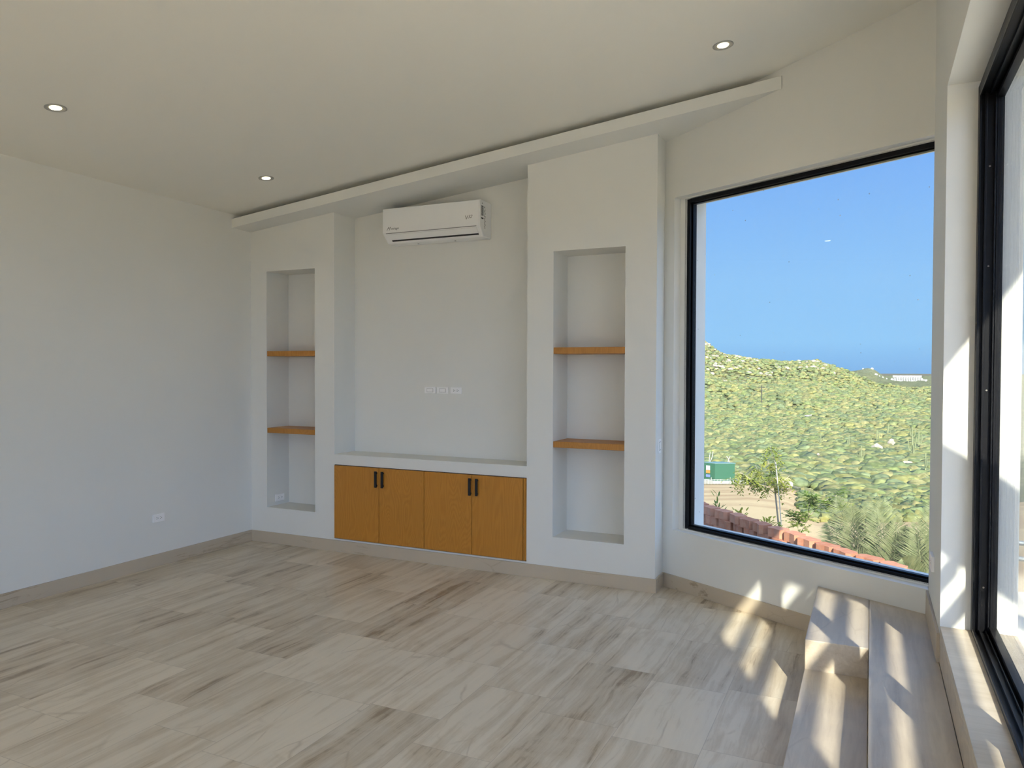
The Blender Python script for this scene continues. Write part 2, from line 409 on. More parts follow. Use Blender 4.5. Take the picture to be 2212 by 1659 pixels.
# rear glazing: second door and rear door frames
w = MB()
for y in (YREAR + .4, -3.55, D0 - .54): w.box(.39, .45, y, y + .05, SZ, 2.66)
w.box(.39, .45, YREAR + .4, D0 - .5, 2.62, 2.67); w.box(.39, .45, YREAR + .4, D0 - .5, SZ, SZ + .04)
d2 = w.build('door_2', 'black', at=(.42, -3.5, SZ), kind='structure')

# ------------------------------------------------------------------ built-in cabinet
cb = thing('built_in_cabinet', ((X1 + X2) / 2, YF, .113), 'low oak veneer cabinet with four doors built under the plaster ledge', 'cabinet')
w = MB(); w.box(X1 + .002, X2 - .002, YF + .004, YF + .235, .108, .712); w.build('carcass', 'gap', cb, at=((X1 + X2) / 2, YF + .1, .3))
xs = [(-3.961, -3.5235), (-3.5195, -3.1035), (-3.0995, -2.6845), (-2.6805, -2.2665)]
for i, (a, b) in enumerate(xs):
    w = MB(); w.box(a, b, YF - .016, YF + .003, .113, .709)
    d = w.build('door', 'wood', cb, at=((a + b) / 2, YF - .016, .113), bevel=.001)
    hx = [-3.541, -3.479, -2.694, -2.636][i]
    w = MB(); w.box(hx - .0095, hx + .0095, YF - .04, YF - .030, .557, .686); w.box(hx - .006, hx + .006, YF - .03, YF - .016, .565, .577); w.box(hx - .006, hx + .006, YF - .03, YF - .016, .666, .678)
    w.build('handle', 'handle', d, at=(hx, YF - .03, .62), bevel=.001)
w = MB(); w.box(-2.2625, -2.252, YF - .010, YF + .003, .113, .709); w.box(-2.2515, -2.2435, YF - .004, YF + .003, .113, .709)
w.build('filler_strip', 'wood', cb, at=(-2.25, YF, .113))
# niche shelves
def shelf(n, z0, z1, label, grp):
    x0, x1, _, _, d = n
    w = MB(); w.box(x0 + .001, x1 - .001, YF + .004, YF + d - .001, z0, z1)
    tag(w.build('wooden_shelf', 'wood_shelf', at=((x0 + x1) / 2, YF + .1, z0), bevel=.002), label, 'shelf', grp)
shelf(N1, 1.604, 1.648, 'oak shelf across the narrow left wall niche, upper of its two', 'shelves in the left niche')
shelf(N1, .946, .989, 'oak shelf across the narrow left wall niche, lower of its two', 'shelves in the left niche')
shelf(N2, 1.609, 1.655, 'oak shelf across the wall niche nearer the window, upper of its two', 'shelves in the right niche')
shelf(N2, .944, .987, 'oak shelf across the wall niche nearer the window, lower of its two', 'shelves in the right niche')

# ------------------------------------------------------------------ outlets and switches
def plate(name, c, ux, n, wd, ht, label, cat, grp, kindp, t=.009):
    # c: centre on wall; ux: horizontal unit vector along plate; n: outward normal
    c, ux, n = Vector(c), Vector(ux), Vector(n); uz = Vector((0, 0, 1))
    root = thing(name, c, label, cat, grp)
    w = MB(); w.obox(c + n * t / 2, ux * wd / 2, n * t / 2, uz * ht / 2); w.build('cover_plate', 'plastic', root, at=c, bevel=.0025, seg=3)
    if kindp == 'outlet':
        w = MB(); w.obox(c + n * (t + .0006), ux * wd * .31, n * .0012, uz * ht * .27); rc = w.build('receptacle', 'plastic', root, at=c + n * t, bevel=.0008)
        for sx in (-1, 1):
            w = MB(); p = c + ux * sx * wd * .155 + n * (t + .0019)
            w.obox(p + uz * ht * .1 - ux * .004, ux * .0033, n * .0004, uz * .0016); w.obox(p - uz * ht * .1 - ux * .004, ux * .0033, n * .0004, uz * .0016)
            w.lathe([(0, .0006), (.0028, .0006), (.0028, 0)], p + ux * .0065 - n * .0002, n, 10)
            w.build('slot', 'slot', rc, at=p)
    elif kindp == 'blank':
        w = MB(); w.obox(c + n * (t + .0002), ux * wd * .285, n * .0006, uz * ht * .29); w.build('module_gap', 'grey', root, at=c + n * t)
        w = MB(); w.obox(c + n * (t + .0008), ux * wd * .265, n * .0012, uz * ht * .255); w.build('blank_module', 'plastic', root, at=c + n * t, bevel=.0006)
    return root
ux, ny = (1, 0, 0), (0, -1, 0)
plate('wall_plate', (-3.2225, YR, 1.3275), ux, ny, .103, .052, 'white blank wall plate under the air conditioner, leftmost of the row of three', 'wall plate', 'plates on the recess wall', 'blank')
plate('wall_plate', (-3.1055, YR, 1.3275), ux, ny, .103, .052, 'white blank wall plate in the middle of the row of three', 'wall plate', 'plates on the recess wall', 'blank')
plate('power_outlet', (-2.981, YR, 1.328), ux, ny, .103, .053, 'white duplex outlet at the right end of the row of three plates', 'outlet', None, 'outlet')
plate('power_outlet', (XL, 4.031, .3655), (0, 1, 0), (1, 0, 0), .103, .06, 'white duplex outlet low on the plain left wall', 'outlet', None, 'outlet')
plate('power_outlet', (N1[0], 5.142, .367), (0, 1, 0), (1, 0, 0), .108, .06, 'white duplex outlet inside the bottom of the left niche', 'outlet', None, 'outlet')
plate('power_outlet', (XR, 3.99, .615), (0, -1, 0), (-1, 0, 0), .12, .07, 'white outlet seen edge-on between picture window and glass door', 'outlet', None, 'outlet', .014)
plate('light_switch', (X3, 5.09, .98), (0, 1, 0), (1, 0, 0), .07, .1, 'white switch plate on the narrow side of the plaster pilaster', 'switch', None, 'blank', .005)

# ------------------------------------------------------------------ air conditioner
ac = thing('air_conditioner', (-3.11, YR, 2.506), 'white split air conditioner mounted high in the wall recess', 'air conditioner')
ax0, ax1 = -3.552, -2.674
def arc(pts): return pts
prof = [(0, 2.506), (.09, 2.506), (.122, 2.508), (.192, 2.578), (.192, 2.762), (.186, 2.774), (.172, 2.781), (0, 2.781)]
w = MB(); w.extr([(a, b) for a, b in prof], (ax0, YR, 0), (0, -1, 0), (0, 0, 1), (ax1 - ax0, 0, 0)); body = w.build('body', 'acw', ac, at=(-3.11, YR, 2.6), bevel=.008, seg=3)
w = MB(); w.box(ax0 + .004, ax1 - .004, YR - .2, YR - .1925, 2.582, 2.775); w.build('front_panel', 'acw', ac, at=(-3.11, YR - .2, 2.6), bevel=.004, seg=3)
# flap lying on the slanted underside, and outlet slot
nf = Vector((0, -(.046), -.0435)).normalized()
def slant(a): # a from 0 (front edge) to 1 (rear edge)
    return Vector((0, YR - (.192 + (.122 - .192) * a), 2.578 + (2.508 - 2.578) * a))
tdir = (slant(1) - slant(0)).normalized(); nf = Vector((0, tdir.z, -tdir.y)); nf = nf if nf.z < 0 else -nf
w = MB(); pc = slant(.34) + Vector((-3.10, 0, 0)); w.obox(pc + nf * .0035, (.395, 0, 0), tdir * .026, nf * .0028); w.build('flap', 'acw', ac, at=pc, bevel=.002)
w = MB(); pc = slant(.70) + Vector((-3.10, 0, 0)); w.obox(pc + nf * .003, (.392, 0, 0), tdir * .0065, nf * .001); w.build('air_slot', 'slot', ac, at=pc)
w = MB(); w.box(ax0 + .03, ax1 - .03, YR - .1925, YR - .1915, 2.578, 2.582); w.build('seam', 'grey', ac, at=(-3.11, YR - .19, 2.58))
fr = (math.radians(90), 0, 0)
yl = YR - .2008
text_mesh('logo_text', 'M', .040, (-3.512, yl, 2.602), fr, 'mark', ac, .6)
text_mesh('logo_text', 'mirage', .027, (-3.470, yl, 2.606), fr, 'mark', ac, .5)
text_mesh('logo_text', 'V', .046, (-2.800, yl, 2.632), fr, 'mark', ac, .15)
text_mesh('logo_text', '32', .036, (-2.775, yl, 2.640), fr, 'mark', ac, .5)
# printed marks on its right side
w = MB(); sxr = ax1 + .0004
def sm(y, z, hy, hz): w.obox((sxr, YR - y, z), (.0004, 0, 0), (0, hy, 0), (0, 0, hz))
sm(.150, 2.735, .016, .0018); sm(.150, 2.663, .016, .0018); sm(.165, 2.70, .0012, .036); sm(.135, 2.70, .0012, .036)
for k in range(9): sm(.150, 2.67 + k * .0075, .013, .0022)
sm(.152, 2.642, .018, .005); sm(.152, 2.755, .003, .004)
w.build('energy_label', 'slot', ac, at=(ax1, YR - .15, 2.7))
w = MB()
w.add([(sxr, YR - .122, 2.724), (sxr, YR - .104, 2.724), (sxr, YR - .113, 2.742)], [(0, 1, 2), (2, 1, 0)])
for k in range(15): sm(.110 + .004 * math.sin(k * 2.1), 2.575 + k * .0098, .006 + .002 * math.sin(k * 3), .003)
w.build('side_print', 'grey', ac, at=(ax1, YR - .11, 2.6))
for x in (-3.30, -2.96):
    w = MB(); w.lathe([(0, .002), (.006, .002), (.007, 0)], (x, YR - .06, 2.506), (0, 0, -1), 10); w.build('screw_cap', 'grey', ac, at=(x, YR - .06, 2.506))

# ------------------------------------------------------------------ downlights
def downlight(x, y, label, lamp=2.5):
    z = C(x, y); n = Vector((-.109, .0119, 1)).normalized() * -1; c = Vector((x, y, z))
    root = thing('downlight', c, label, 'ceiling light', 'recessed downlights')
    w = MB(); w.lathe([(.055, -.001), (.055, .002), (.050, .0035), (.036, .0025), (.031, -.002), (.031, -.001)], c, n, 32); w.build('trim_ring', 'ring', root, at=c, smooth=True)
    w = MB(); w.lathe([(0.0, .0045), (.022, .0045), (.028, .0028), (.030, -.001)], c, n, 24); w.build('lamp', 'bulb', root, at=c, smooth=True)
    ld = bpy.data.lights.new('downlight_beam', 'SPOT'); ld.energy = lamp; ld.spot_size = 2.1; ld.spot_blend = .8; ld.color = (1, .83, .6); ld.shadow_soft_size = .03
    lo = bpy.data.objects.new('downlight_beam', ld); col.objects.link(lo); lo.parent = root; lo.location = n * .02
    lo.rotation_euler = (0, 0, 0)
downlight(-4.023, 2.69, 'small lit recessed downlight at the far left of the ceiling')
downlight(-4.023, 4.279, 'small lit recessed downlight near the left end of the floating soffit')
downlight(-.742, 4.22, 'small lit recessed downlight above the picture window corner')

# ------------------------------------------------------------------ exterior house parts, plus added unseen sun blockers
XC = 1.70
w = MB(); w.box(.545, 6.0, -9, 4.4, SZ - .18, SZ - .012); tag(w.build('terrace_floor', 'patio', kind='structure'), 'stone terrace paving outside the glass door', 'terrace')
w = MB(); w.box(XC - .035, XC + .12, -4.15, -1.95, SZ - .012, 3.9); w.build('added_sun_wall', 'stucco', kind='structure')  # unseen wall panel added to cut off sun at one end of the patches
ssn = thing('added_sun_screen', (XC, -.2, SZ), 'added unseen timber louvre screen with a sloping board, shaping the sun patches', 'screen')  # added out of view; slats and board shaped to stripe the incoming sun
dlo = lambda y: 3.63 - (y + .762) * .88
w = MB(); w.extr([(-.83, 3.66), (-.79, dlo(-.79)), (1.10, dlo(1.10)), (1.10, dlo(1.10) + .455), (.04, dlo(.04) + .455), (-.02, 3.66)], (XC - .012, 0, 0), (0, 1, 0), (0, 0, 1), (.027, 0, 0))  # board outline drawn to block the sun above the slats
w.build('shadow_board', 'wood_shelf', ssn, at=(XC, 0, 3))
for z in (3.46, 3.235, 2.995, 2.75, 2.545):
    ye = -.762 + (3.63 - z) / .88 - .012
    w = MB(); w.box(XC - .015, XC + .015, -1.949, ye, z - .042, z + .042); w.build('shadow_slat', 'wood_shelf', ssn, at=(XC, -1, z))
w = MB(); w.box(XC - .035, XC + .04, 1.10, 1.18, SZ - .012, 3.56); w.build('post', 'wood_shelf', ssn, at=(XC, 1.14, SZ))

# ------------------------------------------------------------------ landscape
T = [-0.60, -0.37, -0.2708, -0.2163, -0.2078, -0.197, -0.1735, -0.139, -0.0945, -0.0624, -0.026, 0.0042, 0.0598, 0.1259, 0.1899, .45]
ROWS = [
 (6, [-.95] * 14), (10.5, [-.98] * 8 + [-1.05] * 6),
 (14, [-1.71, -1.57, -1.5, -1.49, -1.48, -1.44, -1.4, -1.34, -1.62, -1.56, -1.52, -1.43, -1.34, -1.24]),
 (30, [-3.9, -3.68, -3.56, -3.54, -3.51, -3.46, -3.38, -3.45, -3.81, -3.71, -3.64, -3.49, -3.33, -3.16]),
 (50, [-6.56, -6.23, -6.04, -6.01, -5.97, -5.89, -5.78, -5.8, -6.34, -6.49, -6.37, -6.15, -5.89, -5.64]),
 (70, [-9.42, -8.97, -8.71, -8.68, -8.63, -8.52, -8.36, -8.15, -8.16, -8.19, -8.16, -8.19, -7.94, -7.62]),
 (110, [-12.94, -12.33, -12.0, -11.95, -11.88, -11.74, -11.52, -11.25, -11.05, -10.83, -10.64, -10.3, -9.9, -9.5]),
 (200, [-18.0, -17.16, -16.7, -16.63, -16.54, -16.34, -16.05, -15.67, -15.4, -15.09, -14.84, -14.37, -13.81, -13.27]),
 (400, [-22.42, -21.35, -20.76, -20.67, -20.55, -20.3, -19.93, -19.45, -19.1, -18.71, -18.38, -17.78, -17.06, -16.37]),
 (600, [-5.19, -3.63, 0.96, 0.25, -3.34, -9.69, -11.22, -12.62, -11.66, -14.72, -17.08, -18.4, -17.62, -16.87]),
 (800, [15.9, 20.53, 30.43, 32.76, 27.35, 14.74, 11.81, 9.88, 11.2, -0.03, -14.46, -17.74, -16.94, -16.16]),
 (1100, [3.48, 7.14, 20.57, 20.53, 13.85, 7.24, 4.04, 2.88, 4.23, -6.12, -18.02, -19.65, -18.71, -17.8]),
 (2500, [-2.09, -1.22, -0.75, -0.67, -0.58, -0.37, -0.07, 0.32, -6.5, -20.02, -30.47, -29.15, -27.58, -26.05]),
 (3600, [-27.0, -24.82, -23.62, -23.43, -23.2, -22.68, -21.92, -20.94, -20.23, -21.44, -22.73, -21.4, -19.83, -18.3])]
TT = np.array(T); YY = np.array([r[0] for r in ROWS], float); ZZ = np.array([[r[1][0]] + r[1] + [r[1][-1]] for r in ROWS])
def vnoise(x, y, seed=0):
    xi = np.floor(x).astype(int); yi = np.floor(y).astype(int); fx = x - xi; fy = y - yi
    fx = fx * fx * (3 - 2 * fx); fy = fy * fy * (3 - 2 * fy)
    h = lambda a, b: (np.sin(a * 127.1 + b * 311.7 + seed * 74.7) * 43758.5453) % 1.0
    return (h(xi, yi) * (1 - fx) + h(xi + 1, yi) * fx) * (1 - fy) + (h(xi, yi + 1) * (1 - fx) + h(xi + 1, yi + 1) * fx) * fy - .5
def hgt(x, y):
    x = np.asarray(x, float); y = np.maximum(np.asarray(y, float), 6.01)
    t = np.clip(x / y, T[0], T[-1])
    i = np.clip(np.searchsorted(YY, y) - 1, 0, len(YY) - 2); a = np.clip((y - YY[i]) / (YY[i + 1] - YY[i]), 0, 1)
    a = np.where(y > 450, a * a * (3 - 2 * a), a)
    j = np.clip(np.searchsorted(TT, t) - 1, 0, len(TT) - 2); b = (t - TT[j]) / (TT[j + 1] - TT[j])
    z = (ZZ[i, j] * (1 - b) + ZZ[i, j + 1] * b) * (1 - a) + (ZZ[i + 1, j] * (1 - b) + ZZ[i + 1, j + 1] * b) * a
    amp = np.clip((y - 60) / 500, 0, 1) * 3.0
    z = z + amp * (vnoise(x / 45, y / 60, 1) * 1.6 + vnoise(x / 16, y / 22, 2) * .9 + vnoise(x / 6, y / 8, 3) * .5)
    hx = (x + 55) / 60; hy = (y - 2350) / 220      # small far hill with houses
    z = z + 26 * np.exp(-((x - 3) / 24) ** 2 * .5 - hy * hy) + 17 * np.exp(-((x + 50) / 40) ** 2 * .5 - hy * hy)
    return z
def grid_mesh(name, ys, ts, mat, kind='structure'):
    tg, yg = np.meshgrid(ts, ys); xg = tg * yg; zg = hgt(xg, yg)
    n, m = xg.shape
    co = np.stack([xg, yg, zg], -1).reshape(-1, 3)
    idx = np.arange(n * m).reshape(n, m)
    q = np.stack([idx[:-1, :-1], idx[:-1, 1:], idx[1:, 1:], idx[1:, :-1]], -1).reshape(-1, 4)
    me = bpy.data.meshes.new(name); np_mesh(me, co, q); me.materials.append(mat)
    for p in me.polygons: p.use_smooth = True
    o = bpy.data.objects.new(name, me); col.objects.link(o); o['kind'] = kind; return o
def np_mesh(me, co, faces):
    k = faces.shape[1]
    me.vertices.add(len(co)); me.vertices.foreach_set('co', co.astype(np.float32).ravel())
    me.loops.add(faces.size); me.loops.foreach_set('vertex_index', faces.astype(np.int32).ravel())
    me.polygons.add(len(faces)); me.polygons.foreach_set('loop_start', np.arange(0, faces.size, k, dtype=np.int32))
    try: me.polygons.foreach_set('loop_total', np.full(len(faces), k, dtype=np.int32))
    except Exception: pass
    me.update(calc_edges=True)
def terrain_mat():
    m, t = new_mat('scrub_hillside')
    co = t.obj(); s = t.n('ShaderNodeSeparateXYZ', Vector=co)
    n1 = t.noise(t.mapping(co, (1, .7, 1)), .035, 6, .65); n3 = t.noise(co, .32, 6, .75)
    vo = t.n('ShaderNodeTexVoronoi', Scale=.30); t.put(vo.inputs['Vector'], co); sv = t.n('ShaderNodeSeparateColor', Color=vo.outputs['Color'])
    n2 = t.math('ADD', t.math('MULTIPLY', t.noise(co, .5, 6, .75), .55), t.math('ADD', t.math('MULTIPLY', sv.outputs[0], .28), t.math('SUBTRACT', .30, t.math('MULTIPLY', vo.outputs['Distance'], .22))))
    n2 = t.math('SUBTRACT', n2, .12)
    g = t.ramp(n2, [(.30, (.07, .072, .028)), (.44, (.15, .146, .06)), (.56, (.22, .21, .092)), (.68, (.30, .275, .14))])
    g = t.mix(t.ramp(n1, [(.35, 0), (.65, .6)]), g, (.14, .165, .10))
    # bare granite rock on the high ground
    hz = t.ramp(t.math('DIVIDE', t.math('ADD', s.outputs[2], 22.0), 60.0), [(.1, 0), (.42, .45), (.9, 1)])
    rk = t.math('ADD', n3, t.math('MULTIPLY', hz, .14))
    g = t.mix(t.ramp(rk, [(.62, 0), (.66, .9)]), g, (.40, .335, .25))
    t.out(t.bsdf(g, .95, .1, 0, t.bump(n2, .9, 2.5))); return m
def sand_mat():
    m, t = new_mat('sandy_ground')
    co = t.obj(); s = t.n('ShaderNodeSeparateXYZ', Vector=co)
    n1 = t.noise(t.mapping(co, (.5, 1, 1)), .28, 5, .6); n2 = t.noise(co, 9, 5, .7)
    g = t.mix(t.ramp(n1, [(.40, 0), (.56, 1)]), (.52, .38, .195), (.37, .24, .115))
    g = t.mix(t.math('MULTIPLY', n2, .25), g, (.45, .32, .2))
    t.out(t.bsdf(g, .95, .1, 0, t.bump(n2, .4, .03))); return m
ts = np.concatenate([np.linspace(-.6, -.24, 20)[:-1], np.linspace(-.24, .09, 330), np.linspace(.09, .45, 20)[1:]])
grid_mesh('hillside', np.concatenate([np.geomspace(49, 500, 130)[:-1], np.geomspace(500, 3600, 190)]), ts, terrain_mat())
grid_mesh('sand_ground', np.linspace(6, 50.5, 90), np.concatenate([np.linspace(-.6, .45, 90)]), sand_mat())
w = MB(); w.box(-30, 30, -30, 6.3, -1.3, -1.15); w.build('yard_ground', sand_mat(), kind='structure')

# scrub: a carpet nobody could count, as lumpy low crowns
def ico(sub):
    import bmesh
    bm = bmesh.new(); bmesh.ops.create_icosphere(bm, subdivisions=sub, radius=1); me = bpy.data.meshes.new('t'); bm.to_mesh(me); bm.free()
    v = np.array([q.co[:] for q in me.vertices]); f = np.array([p.vertices[:] for p in me.polygons]); bpy.data.meshes.remove(me); return v, f
rs = np.random.RandomState(5)
def scrub(name, y0, y1, spacing, size, sub, mat, label, tlo=-.30, thi=.13, mask=None, seed=1):
    rs = np.random.RandomState(seed)
    V, F = ico(sub); var = []
    for k in range(10):
        d = 1 + .30 * rs.randn(len(V)) * (.6 if sub > 2 else .45)
        q = V * np.clip(d, .55, 1.6)[:, None]; q[:, 2] = np.maximum(q[:, 2], -.35); var.append(q)
    P = []; y = y0
    while y < y1:
        sp = spacing * (1 + (y - y0) / y0 * .45); n = int((thi - tlo) * y / sp)
        xx = tlo * y + (np.arange(n) + rs.rand(n)) * sp; yy = y + (rs.rand(n) - .5) * sp * 1.2
        P.append(np.stack([xx, yy, np.full(n, sp / spacing)], -1)); y += sp * .85
    P = np.concatenate(P)
    if mask is not None: P = P[mask(P[:, 0], P[:, 1])]
    Z = hgt(P[:, 0], P[:, 1]); cos = []; fs = []; cols = []
    tints = np.array([(1.0, 1.0, .85), (.85, 1.0, .75), (1.15, 1.1, .8), (.8, .95, .95), (1.25, 1.15, 1.0), (.7, .85, .75), (1.0, 1.08, .9)])
    for i in range(len(P)):
        s = size * P[i, 2] ** .8 * (.55 + rs.rand() * .75); a = rs.rand() * 6.28; v = var[rs.randint(10)]
        c_, s_ = math.cos(a), math.sin(a)
        q = np.stack([v[:, 0] * c_ - v[:, 1] * s_, v[:, 0] * s_ + v[:, 1] * c_, v[:, 2] * .62], -1) * s
        cos.append(q + [P[i, 0], P[i, 1], Z[i] + .22 * s]); fs.append(F + i * len(V))
        cols.append(np.repeat(tints[rs.randint(7)][None] * (.8 + .4 * rs.rand()), len(V), 0))
    co = np.concatenate(cos); me = bpy.data.meshes.new(name); np_mesh(me, co, np.concatenate(fs)); me.materials.append(mat)
    at = me.color_attributes.new('tint', 'FLOAT_COLOR', 'POINT'); cc = np.concatenate(cols); cc = np.concatenate([cc, np.ones((len(cc), 1))], 1)
    at.data.foreach_set('color', cc.astype(np.float32).ravel())
    o = bpy.data.objects.new(name, me); col.objects.link(o); tag(o, label, 'scrub', None, 'stuff'); return o
sm1 = leafmat('desert_scrub', (.14, .143, .058), (.285, .275, .125), True, .15, 1.6)
def roadmask(x, y):
    e = np.abs(y - (69 + .05 * x)) > 2.0; e |= (x < -3.2) & (y < 75)
    clear = ~((y < 58) & (x < -.045 * y) ) & ~((y < 58) & (x > -12.5) & (x < -7))
    return e & clear & (np.abs(y - (118 - .4 * x)) > 1.5)
scrub('desert_scrub', 51, 125, .92, .72, 2, sm1, 'olive green desert scrub covering the near slope beyond the sandy lot', mask=roadmask, seed=3)
scrub('desert_scrub', 125, 620, 1.55, 1.0, 2, sm1, 'olive green desert scrub covering the valley and far slopes', mask=None, seed=4)
scrub('desert_scrub', 24, 51, .42, .32, 3, sm1, 'grey-green scrub beside the right edge of the sandy lot', tlo=-.075, thi=.12, mask=lambda x, y: x > -.062 * y - .2 + .5 * np.sin(y), seed=6)

scrub('hill_scrub', 560, 830, 3.6, 1.7, 2, sm1, 'low olive scrub dotting the far hillside', tlo=-.26, thi=.09, seed=8)
rkm = leafmat('granite_outcrop', (.27, .22, .16), (.46, .39, .29), False, 0, .5)
scrub('rock_outcrops', 610, 815, 8.5, 2.0, 2, rkm, 'pale tan rocks strewn over the far hill crest', tlo=-.26, thi=.02, mask=lambda x, y: (vnoise(x / 30, y / 30, 9) + (hgt(x, y) - 5) / 60 > .02), seed=9)
# ------------------------------------------------------------------ plants
def leaf(w, c, d, up, L, B, fold=.15):
    # pointed oval leaf, six-sided with a folded midrib
    c, d = Vector(c), Vector(d).normalized(); s = d.cross(Vector(up)); s = s.normalized() if s.length > 1e-4 else d.orthogonal().normalized(); n = s.cross(d)
    pts = [c, c + d * L * .3 + s * B * .5 + n * fold * B, c + d * L * .7 + s * B * .42 + n * fold * B, c + d * L, c + d * L * .7 - s * B * .42 + n * fold * B, c + d * L * .3 - s * B * .5 + n * fold * B]
    w.add(pts, [(0, 1, 2, 3), (0, 3, 4, 5)])
def rdir(r, zl=-1, zh=1):
    a = r.random() * 6.283; z = zl + (zh - zl) * r.random(); q = math.sqrt(max(0, 1 - z * z)); return Vector((math.cos(a) * q, math.sin(a) * q, z))
M['leaf1'] = leafmat('tree_leaf', (.13, .20, .03), (.42, .42, .07), False, .4, 5)
M['leaf2'] = leafmat('shrub_leaf', (.10, .18, .03), (.28, .35, .06), False, .4, 6)
M['leafy'] = leafmat('yellow_leaf', (.28, .32, .04), (.50, .48, .08), False, .4, 8)
M['palm'] = leafmat('palm_leaflet', (.115, .145, .065), (.275, .295, .155), False, .2, 9)
M['bark'] = simple('grey_bark', (.42, .36, .27), .9, .2, 0, .3, 30, .3)
M['stake'] = simple('white_stake', (.55, .52, .45), .7)
r = random.Random(3)
# young tree by the brick wall
tr = thing('young_tree', (-1.10, 11.0, -1.0), 'slender young tree with loose drooping leaves tied to a pale stake', 'tree')
w = MB(); fk = (-1.175, 11.0, -.21)
w.tube([(-1.10, 11.0, -1.02), (-1.12, 11.0, -.7), (-1.15, 11.0, -.45), fk], .013, .011)
br = [([fk, (-1.27, 10.98, -.13), (-1.42, 10.95, -.07), (-1.62, 10.92, -.02), (-1.78, 10.9, -.04)], 7),
      ([fk, (-1.20, 11.02, -.10), (-1.24, 11.05, .08), (-1.30, 11.08, .28)], 7), ([fk, (-1.15, 11.0, -.12), (-1.16, 10.98, .1), (-1.20, 10.95, .33), (-1.24, 10.95, .45)], 8),
      ([fk, (-1.10, 11.02, -.14), (-1.06, 11.05, -.02), (-1.0, 11.1, .04)], 4), ([(-1.42, 10.95, -.07), (-1.5, 10.85, -.0), (-1.63, 10.8, .09)], 5), ([(-1.27, 10.98, -.13), (-1.38, 11.05, .02), (-1.46, 11.1, .16)], 5)]
for b, _ in br: w.tube(b, .008, .003, 6)
w.build('trunk', 'bark', tr, at=fk, smooth=True)
w = MB()
for b, k in br:
    for i in range(k * 5):
        u = (.25 + .75 * r.random()) * (len(b) - 1); j = min(int(u), len(b) - 2); p = Vector(b[j]).lerp(Vector(b[j + 1]), u - j)
        tw = (rdir(r, -.5, .6) + Vector((0, 0, -.25))).normalized(); L = .07 + .11 * r.random()
        q = [p + tw * L * k_ / 5 + Vector((0, 0, -.10 * (k_ / 5) ** 2 * L * 6)) for k_ in range(6)]
        for k_ in range(1, 6):
            for sg in (-1, 1):
                d = (tw.cross(Vector((0, 0, 1))) * sg + tw * .6 + Vector((0, 0, -.35)) + rdir(r) * .35)
                leaf(w, q[k_], d, (0, 0, 1), .036 + .018 * r.random(), .017 + .007 * r.random())
w.build('foliage', 'leaf1', tr, at=fk)
w = MB(); w.tube([(-1.055, 10.9, -1.0), (-1.11, 10.9, -.3), (-1.165, 10.9, .24)], .006, .006)
tag(w.build('wooden_stake', 'stake', at=(-1.055, 10.9, -1.0)), 'pale thin stake standing beside the slender young tree', 'stake')
# leaning shrub to its right
tr = thing('leafy_shrub', (-.86, 10.4, -1.0), 'leaning shrub with dark oval leaves between the young tree and the palms', 'shrub')
w = MB(); bs = [[(-.86, 10.4, -1.02), (-.80, 10.4, -.62), (-.70, 10.4, -.38), (-.52, 10.4, -.17), (-.36, 10.4, -.06)], [(-.80, 10.4, -.62), (-.86, 10.38, -.45), (-.90, 10.35, -.36)], [(-.70, 10.4, -.38), (-.70, 10.35, -.22), (-.66, 10.3, -.10)], [(-.52, 10.4, -.17), (-.42, 10.45, -.25), (-.32, 10.5, -.24)]]
for b in bs: w.tube(b, .009, .003, 6)
w.build('stem', 'bark', tr, at=(-.8, 10.4, -.6))
w = MB()
for b in bs:
    for i in range(40):
        u = (.3 + .7 * r.random()) * (len(b) - 1); j = min(int(u), len(b) - 2); p = Vector(b[j]).lerp(Vector(b[j + 1]), u - j)
        tw = (rdir(r, -.4, .7)).normalized(); L = .06 + .1 * r.random()
        for k_ in range(1, 5):
            for sg in (-1, 1):
                leaf(w, p + tw * L * k_ / 4, tw.cross(Vector((0, 0, 1))) * sg + tw * .5 + rdir(r) * .3, (0, 0, 1), .04 + .016 * r.random(), .021 + .008 * r.random())
w.build('foliage', 'leaf2', tr, at=(-.6, 10.4, -.3))
# palms: one arching-frond clump per root
def palm(root, fronds, label, seed):
    r = random.Random(seed); K = 1.16; root = Vector(root); root.x *= K; root.y *= K; root.z = -1.08
    t = thing('palm_plant', root, label, 'palm', 'young date palms')
    w = MB(); w.lathe([(.0, .30), (.05, .26), (.09, .12), (.10, 0), (.0, -.02)], root, (0, 0, 1), 12); w.build('stem', 'bark', t, at=root)
    for tip, bend in fronds:
        tip = Vector(((tip[0]) * K, tip[1] * K, 1.5 + (tip[2] - 1.5) * K)); w = MB(); m = 40; pts = []
        mid = (root + tip) / 2 + Vector(bend)
        for i in range(m + 1):
            u = i / m; pts.append(root * (1 - u) ** 2 + mid * 2 * u * (1 - u) + tip * u * u)
        w.tube(pts[::2], .009, .002, 5)
        for i in range(5, m):
            u = i / m; d = (pts[i + 1] - pts[i]).normalized(); s = d.cross(Vector((.15, -1, .1)).normalized()).normalized()
            L = .30 * math.sin(math.pi * min(1, (u * .8 + .22))) * (tip - root).length ** .5 + .05
            for sg in (-1, 1):
                for dd in (0, .5):
                    q = pts[i].lerp(pts[i + 1], dd)
                    dr_ = (s * sg * .72 + d * .75 + Vector((0, -.22, .0)) + rdir(r) * .08).normalized()
                    e = q + dr_ * L * (.9 + .2 * r.random()) + Vector((0, 0, -.02)); ww = dr_.cross(Vector((0, -1, .2))).normalized() * .005
                    mm = q.lerp(e, .45)
                    w.add([q, mm + ww, e, mm - ww], [(0, 1, 2, 3)])
        w.build('frond', 'palm', t, at=root)
